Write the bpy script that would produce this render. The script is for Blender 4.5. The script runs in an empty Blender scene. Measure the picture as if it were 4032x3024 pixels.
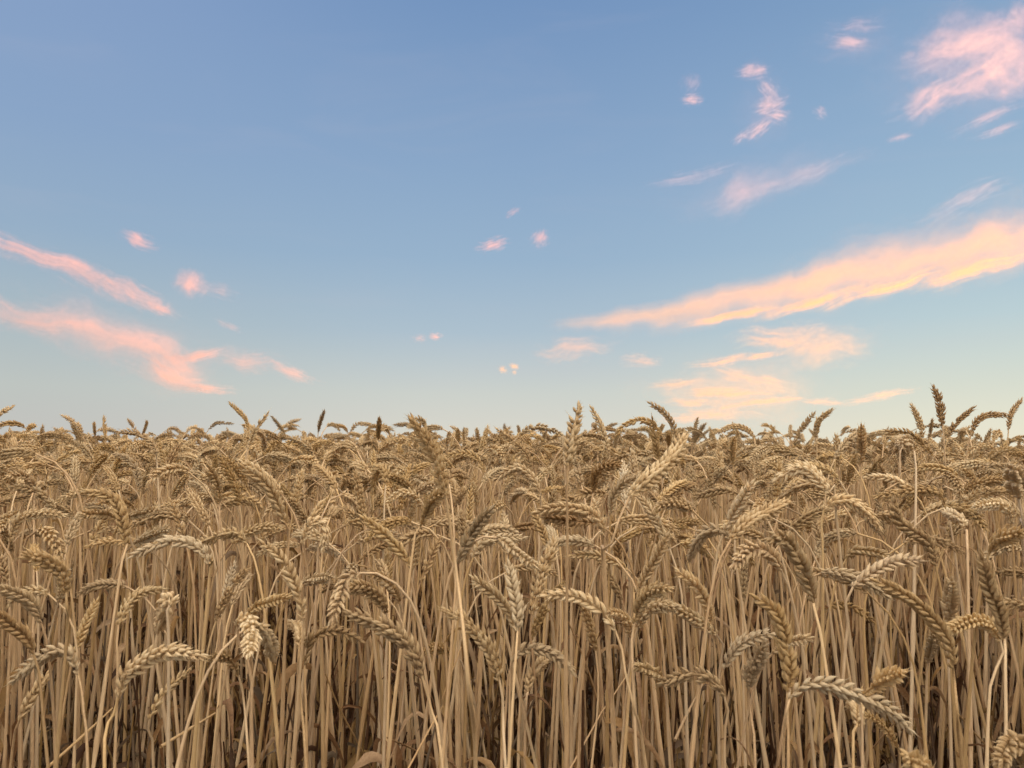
import bpy, math, random
import numpy as np
from mathutils import Vector, Matrix, Euler

C = bpy.context.scene
COL = C.collection
R = math.radians
rng = np.random.default_rng(11)
random.seed(11)

# ------------------------------------------------------------------ camera
EYE = np.array([0.0, 0.0, 0.90])
PITCH = math.atan((965 - 829.5) / 1661.0)
FPX = 3028.0                                   # focal length in pixels of the 4032 px wide frame
cam_d = bpy.data.cameras.new('camera')
cam = bpy.data.objects.new('camera', cam_d); COL.objects.link(cam)
cam.location = EYE
cam.rotation_euler = (math.pi / 2 + PITCH, 0, 0)
cam_d.sensor_width = 36.0
cam_d.lens = 36.0 * FPX / 4032.0
cam_d.clip_start = 0.02
cam_d.clip_end = 100000
cam_d.dof.use_dof = True
cam_d.dof.focus_distance = 1.15
cam_d.dof.aperture_fstop = 11.0
C.camera = cam
C.view_settings.view_transform = 'Standard'
C.view_settings.look = 'None'
C.view_settings.gamma = 1.0
C.view_settings.exposure = 2.0                # exposed for the dusk

# ------------------------------------------------------------------ sky
def s2l(c):
    return tuple(((v / 255.0) / 12.92 if v / 255.0 <= 0.04045 else ((v / 255.0 + 0.055) / 1.055) ** 2.4) for v in c)

w = bpy.data.worlds.new('World'); C.world = w; w.use_nodes = True
nt = w.node_tree; nt.nodes.clear()
class G:
    """little node-graph helper"""
    def __init__(s, nt): s.nt = nt
    def n(s, t, **k):
        nd = s.nt.nodes.new(t)
        for a, b in k.items(): setattr(nd, a, b)
        return nd
    def set(s, sock, v):
        if isinstance(v, bpy.types.NodeSocket): s.nt.links.new(v, sock)
        elif v is not None: sock.default_value = v
    def m(s, op, a, b=None, c=None, clamp=False):
        nd = s.n('ShaderNodeMath', operation=op); nd.use_clamp = clamp
        for i, v in enumerate((a, b, c)): s.set(nd.inputs[i], v)
        return nd.outputs[0]
    def vm(s, op, a, b=None):
        nd = s.n('ShaderNodeVectorMath', operation=op)
        s.set(nd.inputs[0], a); s.set(nd.inputs[1], b)
        return nd
    def mr(s, v, a, b, c=0.0, d=1.0, interp='SMOOTHSTEP'):
        nd = s.n('ShaderNodeMapRange', interpolation_type=interp)
        for i, x in enumerate((v, a, b, c, d)): s.set(nd.inputs[i], x)
        return nd.outputs[0]
    def mix(s, f, a, b, blend='MIX'):
        nd = s.n('ShaderNodeMix', data_type='RGBA', blend_type=blend)
        s.set(nd.inputs[0], f); s.set(nd.inputs[6], a); s.set(nd.inputs[7], b)
        return nd.outputs[2]
    def ramp(s, f, stops):
        nd = s.n('ShaderNodeValToRGB'); cr = nd.color_ramp
        while len(cr.elements) < len(stops): cr.elements.new(0.5)
        for e, (p, c) in zip(cr.elements, stops): e.position = p; e.color = tuple(c) + (1,)
        s.set(nd.inputs[0], f)
        return nd.outputs[0]
    def noise(s, vec, scale, detail=4, rough=0.55, dist=0.0):
        nd = s.n('ShaderNodeTexNoise')
        s.set(nd.inputs['Vector'], vec); s.set(nd.inputs['Scale'], scale); s.set(nd.inputs['Detail'], detail)
        s.set(nd.inputs['Roughness'], rough); s.set(nd.inputs['Distortion'], dist)
        return nd.outputs[0]
g = G(nt)
tc = g.n('ShaderNodeTexCoord').outputs['Generated']
sx = g.n('ShaderNodeSeparateXYZ'); nt.links.new(tc, sx.inputs[0])
el = g.m('ARCSINE', sx.outputs[2])
az = g.m('ARCTAN2', sx.outputs[0], sx.outputs[1])           # 0 ahead, + to the right
elf = g.m('DIVIDE', el, R(40), clamp=True)
def stops(lst):
    out = []
    for y, c in lst:
        e = math.degrees(PITCH + math.atan((829.5 - y) / 1661.0))
        out.append((max(0, e) / 40.0, s2l(c)))
    return sorted(out, key=lambda q: q[0])
SKY_L = stops([(960, (196, 193, 188)), (850, (190, 196, 192)), (720, (170, 187, 195)), (560, (150, 175, 199)), (350, (138, 165, 199)), (0, (131, 157, 197)), (-240, (112, 140, 186))])
SKY_C = stops([(960, (220, 215, 202)), (850, (204, 209, 203)), (720, (174, 193, 206)), (560, (152, 179, 204)), (350, (138, 167, 200)), (0, (117, 149, 191)), (-240, (100, 132, 180))])
SKY_R = stops([(960, (238, 231, 206)), (850, (216, 221, 207)), (720, (188, 208, 213)), (560, (163, 190, 210)), (350, (146, 176, 205)), (0, (122, 155, 193)), (-240, (104, 137, 184))])
kl = g.ramp(elf, SKY_L); kc = g.ramp(elf, SKY_C); kr = g.ramp(elf, SKY_R)
col = g.mix(g.mr(az, R(-36), R(-2)), kl, kc)
col = g.mix(g.mr(az, R(0), R(36)), col, kr)
# the afterglow where the sun went down (right of the frame) and the unseen sky overhead and behind, all brightened to light the wheat
SUN_AZ = R(72)
sd = (math.sin(SUN_AZ), math.cos(SUN_AZ), 0.06)
dt = g.vm('DOT_PRODUCT', tc, Vector(sd).normalized()).outputs['Value']
glow = g.mr(dt, 0.80, 1.0)
col = g.mix(glow, col, (3.2, 2.3, 1.3, 1))
back = g.m('MULTIPLY', g.mr(sx.outputs[1], 0.30, -0.5), g.mr(sx.outputs[2], 0.24, 0.72))
col = g.mix(g.m('MULTIPLY', back, 0.95), col, (4.7, 3.9, 2.85, 1))
zen = g.mr(sx.outputs[2], 0.56, 0.92)
col = g.mix(zen, col, (1.75, 1.58, 1.33, 1))
veil = g.noise(g.vm('MULTIPLY', tc, (2.2, 2.2, 9.0)).outputs[0], 1.6, 5, 0.55, 0.7)      # thin high haze
col = g.mix(g.m('MULTIPLY', g.mr(veil, 0.48, 0.80), 0.07), col, (0.62, 0.55, 0.60, 1))
bg = g.n('ShaderNodeBackground'); bg.inputs[1].default_value = 0.25
nt.links.new(col, bg.inputs[0])
wo = g.n('ShaderNodeOutputWorld'); nt.links.new(bg.outputs[0], wo.inputs[0])

# the sun, just under the horizon: it only reaches the clouds
sun_d = bpy.data.lights.new('sun', 'SUN'); sun_d.energy = 5.0; sun_d.angle = R(0.5); sun_d.color = (1.0, 0.46, 0.20)
sun = bpy.data.objects.new('sun', sun_d); COL.objects.link(sun)
SUN_EL = R(-1.0)
sv = Vector((math.sin(SUN_AZ) * math.cos(SUN_EL), math.cos(SUN_AZ) * math.cos(SUN_EL), math.sin(SUN_EL)))
sun.rotation_euler = (-sv).to_track_quat('-Z', 'Y').to_euler()

cy = C.cycles
cy.max_bounces = 6; cy.diffuse_bounces = 3; cy.glossy_bounces = 2; cy.transmission_bounces = 3
cy.transparent_max_bounces = 16; cy.volume_bounces = 1
cy.use_denoising = True

# ------------------------------------------------------------------ pixel helpers (where things stand)
FW = np.array([0, math.cos(PITCH), math.sin(PITCH)]); UP = np.array([0, -math.sin(PITCH), math.cos(PITCH)])
def ray(px, py):
    d = np.array([1.0, 0, 0]) * ((px - 2016) / FPX) + UP * (-(py - 1512) / FPX) + FW
    return d
def at(px, py, dist):                          # the point seen at pixel (px, py), dist metres ahead
    d = ray(px, py); return EYE + d * (dist / d[1])
def proj(p):
    v = np.asarray(p, float) - EYE
    z = v @ FW
    return np.stack([2016 + FPX * v[..., 0] / z, 1512 - FPX * (v @ UP) / z], -1)

def ground_z(x, y):
    y = np.asarray(y, float)
    up = np.clip(y - 0.35, 0, 2.2) * 0.058
    dn = np.clip(y - 3.0, 0, 40) * 0.03
    return up - dn + 0.012 * np.sin(1.3 * np.asarray(x) + 0.7) * np.clip(y, 0, 1)

# ------------------------------------------------------------------ materials
def mat(name):
    m = bpy.data.materials.new(name); m.use_nodes = True
    m.node_tree.nodes.clear()
    return m, G(m.node_tree)

def straw_material(name, dark, mid, pale, kind):
    m, g = mat(name)
    tone = g.n('ShaderNodeAttribute', attribute_name='tone').outputs['Fac']
    tt = g.n('ShaderNodeAttribute', attribute_name='along').outputs['Fac']
    oi = g.n('ShaderNodeObjectInfo')
    rnd = oi.outputs['Random']
    tcn = g.n('ShaderNodeTexCoord').outputs['Object']
    n1 = g.noise(tcn, 260, 3, 0.6) if kind != 'stem' else g.noise(g.vm('MULTIPLY', tcn, (620, 620, 16)).outputs[0], 1.0, 3, 0.65)
    f = g.m('ADD', g.m('MULTIPLY_ADD', rnd, 0.42, 0.07), g.m('MULTIPLY', tone, 0.45))
    f = g.m('ADD', f, g.m('MULTIPLY_ADD', n1, 0.9 if kind == 'stem' else 0.6, -0.45 if kind == 'stem' else -0.3), clamp=True)
    if kind == 'ear':
        f = g.m('ADD', f, g.m('MULTIPLY_ADD', tt, 0.30, -0.16), clamp=True)
    c = g.ramp(f, [(0.05, dark), (0.48, mid), (0.95, pale)])
    # no two plants alike: some weathered grey, some still a little golden
    r2 = g.m('FRACT', g.m('MULTIPLY', rnd, 7.31)); r3 = g.m('FRACT', g.m('MULTIPLY', rnd, 23.7))
    c = g.mix(g.m('MULTIPLY', g.mr(r2, 0.60, 1.0), 0.36), c, (0.55, 0.47, 0.35, 1))
    c = g.mix(g.m('MULTIPLY', g.mr(r2, 0.35, 0.0), 0.45), c, (0.62, 0.42, 0.16, 1))
    c = g.mix(1.0, c, g.ramp(r3, [(0.0, (0.80, 0.77, 0.74)), (0.18, (0.92, 0.90, 0.88)), (1.0, (1.10, 1.10, 1.10))]), 'MULTIPLY')
    # object colour: each plant pale to brown, backlit dark painted into right skyline ears
    c = g.mix(1.0, c, oi.outputs['Color'], 'MULTIPLY')
    bs = g.n('ShaderNodeBsdfPrincipled')
    g.set(bs.inputs['Base Color'], c)
    bs.inputs['Roughness'].default_value = 0.52 if kind != 'leaf' else 0.65
    bs.inputs['Specular IOR Level'].default_value = 0.35
    bp = g.n('ShaderNodeBump'); bp.inputs['Strength'].default_value = 0.35; bp.inputs['Distance'].default_value = 0.0006
    st = g.vm('MULTIPLY', tcn, (900, 900, 60) if kind != 'ear' else (700, 700, 700)).outputs[0]
    g.set(bp.inputs['Height'], g.noise(st, 1.0, 3))
    g.set(bs.inputs['Normal'], bp.outputs[0])
    tr = g.n('ShaderNodeBsdfTranslucent'); g.set(tr.inputs[0], c)
    mx = g.n('ShaderNodeMixShader'); mx.inputs[0].default_value = {'ear': 0.32, 'stem': 0.06, 'leaf': 0.3}[kind]
    m.node_tree.links.new(bs.outputs[0], mx.inputs[1]); m.node_tree.links.new(tr.outputs[0], mx.inputs[2])
    o = g.n('ShaderNodeOutputMaterial'); m.node_tree.links.new(mx.outputs[0], o.inputs[0])
    return m
M_EAR = straw_material('ripe ear', (0.42, 0.275, 0.145), (0.68, 0.505, 0.285), (0.88, 0.74, 0.50), 'ear')
M_STEM = straw_material('straw stem', (0.30, 0.18, 0.10), (0.64, 0.45, 0.265), (0.88, 0.69, 0.44), 'stem')
M_LOW = straw_material('gap shade shoot', (0.035, 0.015, 0.008), (0.085, 0.040, 0.020), (0.20, 0.11, 0.058), 'leaf')  # added low shoots, coloured dark to stand in for shade between stems
M_LEAF = straw_material('dry leaf', (0.11, 0.055, 0.028), (0.33, 0.19, 0.095), (0.64, 0.46, 0.28), 'leaf')

def mesh_from(name, V, F, mats, tone=None, along=None, fmat=None, smooth=True):
    """V (n,3), F list of (k,3|4) arrays"""
    me = bpy.data.meshes.new(name)
    V = np.asarray(V, np.float32)
    nl = sum(a.size for a in F); nf = sum(len(a) for a in F)
    me.vertices.add(len(V)); me.vertices.foreach_set('co', V.ravel())
    me.loops.add(nl); me.polygons.add(nf)
    idx = np.concatenate([a.ravel() for a in F]).astype(np.int32)
    tot = np.concatenate([np.full(len(a), a.shape[1]) for a in F]).astype(np.int32)
    start = np.concatenate([[0], np.cumsum(tot)[:-1]]).astype(np.int32)
    me.loops.foreach_set('vertex_index', idx)
    me.polygons.foreach_set('loop_start', start)
    me.polygons.foreach_set('loop_total', tot)
    me.polygons.foreach_set('use_smooth', np.full(nf, smooth))
    for x in mats: me.materials.append(x)
    if fmat is not None: me.polygons.foreach_set('material_index', np.asarray(fmat, np.int32))
    for nm, arr in (('tone', tone), ('along', along)):
        if arr is not None:
            a = me.attributes.new(nm, 'FLOAT', 'POINT'); a.data.foreach_set('value', np.asarray(arr, np.float32))
    me.update(calc_edges=True); me.validate()
    return me

class Buf:
    def __init__(s): s.V = []; s.F3 = []; s.F4 = []; s.t = []; s.a = []; s.n = 0
    def add(s, V, F3, F4, tone, along):
        s.V.append(V); s.t.append(tone); s.a.append(along)
        if F3 is not None and len(F3): s.F3.append(F3 + s.n)
        if F4 is not None and len(F4): s.F4.append(F4 + s.n)
        s.n += len(V)
    def arrays(s):
        F = []
        if s.F4: F.append(np.concatenate(s.F4))
        if s.F3: F.append(np.concatenate(s.F3))
        return np.concatenate(s.V), F, np.concatenate(s.t), np.concatenate(s.a)

# ------------------------------------------------------------------ curves
def catmull(P, n):
    P = np.asarray(P, float)
    if len(P) == 2: 
        t = np.linspace(0, 1, n)[:, None]; return P[0] * (1 - t) + P[1] * t
    Q = np.vstack([2 * P[0] - P[1], P, 2 * P[-1] - P[-2]])
    out = []
    for i in range(1, len(Q) - 2):
        p0, p1, p2, p3 = Q[i - 1:i + 3]
        t = np.linspace(0, 1, 14, endpoint=False)[:, None]
        out.append(0.5 * ((2 * p1) + (-p0 + p2) * t + (2 * p0 - 5 * p1 + 4 * p2 - p3) * t ** 2 + (-p0 + 3 * p1 - 3 * p2 + p3) * t ** 3))
    out.append(P[-1][None])
    return resample(np.concatenate(out), n)
def resample(P, n):
    s = np.concatenate([[0], np.cumsum(np.linalg.norm(np.diff(P, axis=0), axis=1))])
    t = np.linspace(0, s[-1], n)
    return np.stack([np.interp(t, s, P[:, k]) for k in range(P.shape[1])], 1)
def length(P): return np.linalg.norm(np.diff(P, axis=0), axis=1).sum()
def frames(P, roll, n0=None):
    T = np.gradient(P, axis=0); T /= np.linalg.norm(T, axis=1)[:, None]
    a = n0 if n0 is not None else np.array([1.0, 0.13, 0.05]) if abs(T[0, 0]) < 0.8 else np.array([0, 1.0, 0.1])
    n = a - T[0] * (a @ T[0]); n /= np.linalg.norm(n)
    b = np.cross(T[0], n)
    n = n * math.cos(roll) + b * math.sin(roll)
    N = [n]
    for i in range(1, len(P)):
        n = n - T[i] * (n @ T[i]); n /= np.linalg.norm(n); N.append(n)
    N = np.array(N); return T, N, np.cross(T, N)

# ------------------------------------------------------------------ the ear: two alternating rows of spikelets, each a fan of husks
SEG = 6
RT = np.array([0.0, 0.14, 0.34, 0.56, 0.76, 0.90])
RR = np.array([0.40, 0.84, 1.0, 0.80, 0.42, 0.13])
ang = np.arange(SEG) / SEG * 2 * np.pi
_v = []
for t, r in zip(RT, RR):
    _v.append(np.stack([np.cos(ang) * r, np.sin(ang) * r, np.full(SEG, t)], 1))
TV = np.concatenate(_v + [np.array([[0, 0, 1.0]])])
TT = np.concatenate([np.repeat(RT, SEG), [1.0]])
q = []
for i in range(len(RT) - 1):
    for k in range(SEG):
        q.append((i * SEG + k, i * SEG + (k + 1) % SEG, (i + 1) * SEG + (k + 1) % SEG, (i + 1) * SEG + k))
TF4 = np.array(q); tip = len(TV) - 1; l0 = (len(RT) - 1) * SEG
TF3 = np.array([(l0 + k, l0 + (k + 1) % SEG, tip) for k in range(SEG)])

def ear_arrays(P, rg, fat=1.0, roll=None, gap=1.0, beak=1.0, n0=None, worn=True):
    L = length(P)
    n = int(np.clip(round(L / (0.0042 * gap)), 14, 27))
    C0 = resample(P, n + 2)
    if roll is None: roll = rg.uniform(0, math.pi)
    T, N, B = frames(C0, roll, n0)
    O, D, OUT, LEN, WID, THK, TON = [], [], [], [], [], [], []
    for i in range(n):
        u = i / (n - 1)
        side = 1 if i % 2 else -1
        sz = fat * np.interp(u, [0, 0.10, 0.3, 0.75, 1.0], [0.55, 0.85, 1.05, 0.98, 0.70]) * rg.uniform(0.93, 1.07)
        p, t, nn, b = C0[i], T[i], N[i] * side, B[i]
        op = R(rg.uniform(20, 33)) * np.interp(u, [0, 0.8, 1], [1, 1, 0.85])
        ax = t * math.cos(op) + nn * math.sin(op)
        ton = rg.uniform(0, 1)
        if worn and 0.1 < u < 0.9 and rg.uniform() < 0.06: continue          # a spikelet lost
        for k in (-1, 0, 1):
            fan = R(rg.uniform(17, 27)) * k
            d = ax * math.cos(fan) + b * math.sin(fan) + rg.normal(0, 0.085, 3)
            out = nn * (1.0 if k == 0 else 0.55) + b * k * 0.8
            O.append(p + nn * 0.0011 * sz + b * k * 0.0021 * sz + t * (0.0022 if k == 0 else 0.0006) * sz)
            D.append(d); OUT.append(out)
            ln = (0.0109 if k else 0.0102) * sz * rg.uniform(0.88, 1.16) * (1 + (0.30 if u > 0.75 else 0.12) * (beak - 0.3) * rg.uniform(0, 1))
            LEN.append(ln); WID.append(0.0026 * sz); THK.append(0.0022 * sz)
            TON.append(np.clip(ton * 0.6 + rg.uniform(0, 0.4), 0, 1))
        for k in (-1, 1):                                   # outer glumes hug the base of the fan
            fan = R(30) * k
            d = ax * math.cos(fan) + b * math.sin(fan) + rg.normal(0, 0.04, 3)
            O.append(p + nn * 0.0008 * sz + b * k * 0.0030 * sz - t * 0.0006)
            D.append(d); OUT.append(b * k + nn * 0.4); LEN.append(0.0078 * sz); WID.append(0.0019 * sz); THK.append(0.0012 * sz)
            TON.append(np.clip(ton * 0.5 + rg.uniform(-0.1, 0.3), 0, 1))
    for k in (-1, 0, 1):                                    # terminal spikelet
        d = T[-1] + B[-1] * 0.3 * k; O.append(C0[-1] - T[-1] * 0.003); D.append(d); OUT.append(B[-1] * (k or 0.5) + N[-1] * 0.2)
        LEN.append(0.0098 * fat * (1 + 0.2 * beak * rg.uniform(0, 1))); WID.append(0.0017 * fat); THK.append(0.0014 * fat); TON.append(rg.uniform(0, 1))
    O, D, OUT = map(np.array, (O, D, OUT)); LEN, WID, THK, TON = map(np.array, (LEN, WID, THK, TON))
    D /= np.linalg.norm(D, axis=1)[:, None]
    OUT = OUT - D * (OUT * D).sum(1)[:, None]; OUT /= np.linalg.norm(OUT, axis=1)[:, None]
    S = np.cross(D, OUT)
    tv = TV
    bulge = 4 * tv[:, 2] * (1 - tv[:, 2])
    V = (O[:, None, :] + S[:, None, :] * (tv[:, 0] * 1.0)[None, :, None] * WID[:, None, None]
         + OUT[:, None, :] * ((tv[:, 1])[None, :, None] * THK[:, None, None] + (bulge * 0.10)[None, :, None] * LEN[:, None, None])
         + D[:, None, :] * tv[:, 2][None, :, None] * LEN[:, None, None])
    nF = len(O); off = (np.arange(nF) * len(tv))[:, None, None]
    buf = Buf()
    buf.add(V.reshape(-1, 3), (TF3[None] + off).reshape(-1, 3), (TF4[None] + off).reshape(-1, 4), np.repeat(TON, len(tv)), np.tile(TT, nF))
    # short bristles at the husk tips, mostly towards the end of the ear
    hit = [j for j in range(nF) if rg.uniform() < 0.10 + 0.55 * max(0, (j / nF - 0.55) / 0.45)]
    if hit:
        hit = np.array(hit); tip0 = O[hit] + D[hit] * LEN[hit][:, None] * 0.93
        ln = rg.uniform(0.003, 0.0085, len(hit)) * beak; dd = D[hit] + OUT[hit] * 0.15
        r3 = 0.00034
        tri = np.stack([tip0 + S[hit] * r3, tip0 - S[hit] * r3 * .5 + OUT[hit] * r3, tip0 - S[hit] * r3 * .5 - OUT[hit] * r3, tip0 + dd * ln[:, None]], 1)
        fo = (np.arange(len(hit)) * 4)[:, None, None]
        buf.add(tri.reshape(-1, 3), (np.array([[0, 1, 3], [1, 2, 3], [2, 0, 3]])[None] + fo).reshape(-1, 3), None, np.full(len(hit) * 4, 0.7), np.full(len(hit) * 4, 1.0))
    # rachis
    tv_, f4 = tube(C0, np.full(len(C0), 0.0011), 5)
    buf.add(tv_, None, f4, np.full(len(tv_), 0.4), np.full(len(tv_), 0.3))
    return buf.arrays()

def tube(P, rad, seg=6):
    T, N, B = frames(P, 0.3)
    a = np.arange(seg) / seg * 2 * np.pi
    V = P[:, None, :] + (N[:, None, :] * np.cos(a)[None, :, None] + B[:, None, :] * np.sin(a)[None, :, None]) * np.asarray(rad)[:, None, None]
    n = len(P); f = []
    for i in range(n - 1):
        for k in range(seg): f.append((i * seg + k, i * seg + (k + 1) % seg, (i + 1) * seg + (k + 1) % seg, (i + 1) * seg + k))
    return V.reshape(-1, 3), np.array(f)

def stem_arrays(P, rg, thick=1.0, n=34):
    """P from the ground up to the ear; joints, sheaths and a taper"""
    Q = resample(P, n); L = length(Q); s = np.linspace(0, L, n)
    r = np.interp(s / L, [0, 0.6, 0.9, 1.0], [0.0026, 0.0023, 0.00145, 0.0012]) * thick
    tone = np.full(n, rg.uniform(0.3, 0.7))
    joints = [L - 0.30 * rg.uniform(0.8, 1.2), L - 0.50 * rg.uniform(0.9, 1.1), L - 0.66]
    for j in joints:
        if j < 0.02: continue
        i = int(np.argmin(abs(s - j)))
        r[i] *= 1.35; tone[i] = 0.0
        m = (s > j) & (s < j + rg.uniform(0.08, 0.16)); r[m] *= 1.22; tone[m] += rg.uniform(-0.15, 0.2)
    V, f4 = tube(Q, r, 6)
    return V, [f4], np.repeat(np.clip(tone, 0, 1), 6), np.repeat(s / L, 6), joints

def leaf_arrays(P, rg, joint_from_top):
    """a withered strap leaf hanging from a joint of the stem"""
    L = length(P); Q = resample(P, 60)
    i = int(np.clip((1 - joint_from_top / L) * 59, 2, 57)); p0 = Q[i]
    az = rg.uniform(0, 2 * np.pi); out = np.array([math.cos(az), math.sin(az), 0.0])
    n = 12; ln = rg.uniform(0.09, 0.20); d = out * 0.5 + np.array([0, 0, 1.0]); d /= np.linalg.norm(d)
    droop = rg.uniform(0.35, 0.9); pts = [p0]
    for k in range(n - 1):
        d = d + np.array([0, 0, -droop]) + out * 0.10 + rg.normal(0, 0.11, 3); d /= np.linalg.norm(d)
        pts.append(pts[-1] + d * ln / (n - 1))
    pts = np.array(pts); T, N, B = frames(pts, rg.uniform(0, 6))
    tw = np.cumsum(rg.normal(0.15, 0.25, n)); u = np.linspace(0, 1, n)
    wd = np.interp(u, [0, 0.25, 0.7, 1], [0.0030, 0.0048, 0.0030, 0.0004]) * rg.uniform(0.5, 1.35)
    side = N * np.cos(tw)[:, None] + B * np.sin(tw)[:, None]; nor = np.cross(T, side)
    cup = wd * 0.55
    V = np.stack([pts - side * wd[:, None] + nor * cup[:, None], pts, pts + side * wd[:, None] + nor * cup[:, None]], 1).reshape(-1, 3)
    f = []
    for k in range(n - 1):
        a = k * 3
        f += [(a, a + 1, a + 4, a + 3), (a + 1, a + 2, a + 5, a + 4)]
    return V, [np.array(f)], np.repeat(np.clip(rg.uniform(0, 0.8) + rg.normal(0, 0.1, n), 0, 1), 3), np.repeat(u, 3)

# ------------------------------------------------------------------ object helpers
def link(name, data, parent=None, loc=None):
    o = bpy.data.objects.new(name, data); COL.objects.link(o)
    if parent is not None: o.parent = parent
    if loc is not None: o.location = loc
    return o
def tag(o, label, cat, group=None):
    o['label'] = label; o['category'] = cat
    if group: o['group'] = group

# ------------------------------------------------------------------ ground
xs = np.concatenate([-np.geomspace(12000, 8, 22), np.linspace(-7, 7, 57), np.geomspace(8, 12000, 22)])
ys = np.concatenate([-np.geomspace(12000, 3, 20), np.linspace(-2.5, 9, 70), np.geomspace(10, 12000, 26)])
X, Y = np.meshgrid(xs, ys)
Z = ground_z(X, Y) + rng.normal(0, 0.006, X.shape) * (np.hypot(X, Y) < 12)
V = np.stack([X.ravel(), Y.ravel(), Z.ravel()], 1); nx, ny = len(xs), len(ys)
ii, jj = np.meshgrid(np.arange(nx - 1), np.arange(ny - 1)); a = (jj * nx + ii).ravel()
m, g = mat('field soil')
pos = g.n('ShaderNodeNewGeometry').outputs['Position']
n1 = g.noise(pos, 9, 6, 0.65); n2 = g.noise(pos, 120, 4, 0.6)
c = g.ramp(g.m('MULTIPLY_ADD', n2, 0.5, g.m('MULTIPLY', n1, 0.5)), [(0.3, (0.03, 0.02, 0.013)), (0.55, (0.07, 0.047, 0.03)), (0.75, (0.18, 0.125, 0.075))])
bs = g.n('ShaderNodeBsdfPrincipled'); bs.inputs['Roughness'].default_value = 0.95; g.set(bs.inputs['Base Color'], c)
o_ = g.n('ShaderNodeOutputMaterial'); m.node_tree.links.new(bs.outputs[0], o_.inputs[0])
gr = link('ground', mesh_from('ground', V, [np.stack([a, a + 1, a + nx + 1, a + nx], 1)], [m]))
gr['kind'] = 'structure'

# the crop far beyond, seen only as one straw-coloured surface of packed ears
ys2 = np.geomspace(11.0, 6000, 70); us = np.linspace(-1.1, 1.1, 121)
U2, Y2 = np.meshgrid(us, ys2); X2 = U2 * Y2
bump = rng.normal(0, 0.030, X2.shape) + 0.03 * np.sin(X2 * 0.6) * np.sin(Y2 * 0.37)
V2 = np.stack([X2.ravel(), Y2.ravel(), (ground_z(X2, Y2) + 0.72 + bump).ravel()], 1); nx2 = len(us)
ii, jj = np.meshgrid(np.arange(nx2 - 1), np.arange(len(ys2) - 1)); a2 = (jj * nx2 + ii).ravel()
m2, g2 = mat('far crop')
pos2 = g2.n('ShaderNodeNewGeometry').outputs['Position']
c2 = g2.ramp(g2.noise(pos2, 2.5, 9, 0.85), [(0.32, (0.16, 0.095, 0.05)), (0.52, (0.40, 0.28, 0.15)), (0.70, (0.60, 0.46, 0.28))])
bs2 = g2.n('ShaderNodeBsdfPrincipled'); bs2.inputs['Roughness'].default_value = 0.9; g2.set(bs2.inputs['Base Color'], c2)
bp2 = g2.n('ShaderNodeBump'); bp2.inputs['Strength'].default_value = 0.8; bp2.inputs['Distance'].default_value = 0.05
g2.set(bp2.inputs['Height'], g2.noise(pos2, 30, 4, 0.7)); g2.set(bs2.inputs['Normal'], bp2.outputs[0])
o2 = g2.n('ShaderNodeOutputMaterial'); m2.node_tree.links.new(bs2.outputs[0], o2.inputs[0])
fc = link('far_crop', mesh_from('far_crop', V2, [np.stack([a2, a2 + 1, a2 + nx2 + 1, a2 + nx2], 1)], [m2]))
fc['kind'] = 'stuff'; fc['label'] = 'far part of the ripe crop beyond the skyline ears'; fc['category'] = 'wheat crop'

# ------------------------------------------------------------------ clouds: wisps of ice high up, lit from below by the set sun, sunset tints also put into their colour
def cloud_material():
    m, g = mat('cloud wisps')
    oi = g.n('ShaderNodeObjectInfo')
    p = g.n('ShaderNodeTexCoord').outputs['Object']
    off = g.vm('SCALE', (17.3, -9.1, 31.7)); g.set(off.inputs['Scale'], g.m('MULTIPLY', oi.outputs['Random'], 12))
    sc = g.n('ShaderNodeSeparateColor'); g.set(sc.inputs[0], oi.outputs['Color'])
    wp = g.vm('SCALE', g.n('ShaderNodeNewGeometry').outputs['Position']); wp.inputs['Scale'].default_value = 1 / 520.0
    wn = g.n('ShaderNodeTexNoise'); g.set(wn.inputs['Vector'], wp.outputs[0]); wn.inputs['Scale'].default_value = 1.0; wn.inputs['Detail'].default_value = 4
    warp = g.vm('MULTIPLY', g.vm('SUBTRACT', wn.outputs['Color'], (0.5, 0.5, 0.5)).outputs[0], (0.9, 1.7, 0.3)).outputs[0]
    pw = g.vm('ADD', p, warp).outputs[0]
    r = g.vm('LENGTH', pw).outputs['Value']
    r0 = g.vm('LENGTH', p).outputs['Value']
    fall = g.m('SUBTRACT', 0.88, r)
    q = g.vm('ADD', pw, off.outputs[0]).outputs[0]
    n1 = g.noise(g.vm('MULTIPLY', q, (1.9, 5.5, 0.5)).outputs[0], 1.0, 6, 0.60, 0.35)
    n2 = g.noise(wp.outputs[0], 5.0, 8, 0.70, 1.2)
    n = g.m('ADD', g.m('MULTIPLY', n1, 0.56), g.m('MULTIPLY', n2, 0.44))
    f = g.m('ADD', fall, g.m('MULTIPLY', g.m('SUBTRACT', n, 0.52), sc.outputs[1]))
    d = g.m('MULTIPLY', g.m('POWER', g.mr(f, -0.14, 0.92), 1.9), g.mr(r0, 1.0, 0.78))
    dens = g.m('MULTIPLY', d, sc.outputs[0])
    pv = g.n('ShaderNodeVolumePrincipled')
    g.set(pv.inputs['Color'], g.mix(oi.outputs['Alpha'], (1.0, 0.77, 0.76, 1), g.mix(sc.outputs[2], (1.0, 0.62, 0.54, 1), (1.0, 0.68, 0.24, 1))))  # lilac, salmon and gold of the sunset light painted into the volume colour
    pv.inputs['Anisotropy'].default_value = 0.2
    g.set(pv.inputs['Density'], dens)
    o = g.n('ShaderNodeOutputMaterial'); m.node_tree.links.new(pv.outputs[0], o.inputs['Volume'])
    return m
M_CLOUD = cloud_material()
import bmesh
bm = bmesh.new(); bmesh.ops.create_icosphere(bm, subdivisions=3, radius=1.0)
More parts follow.
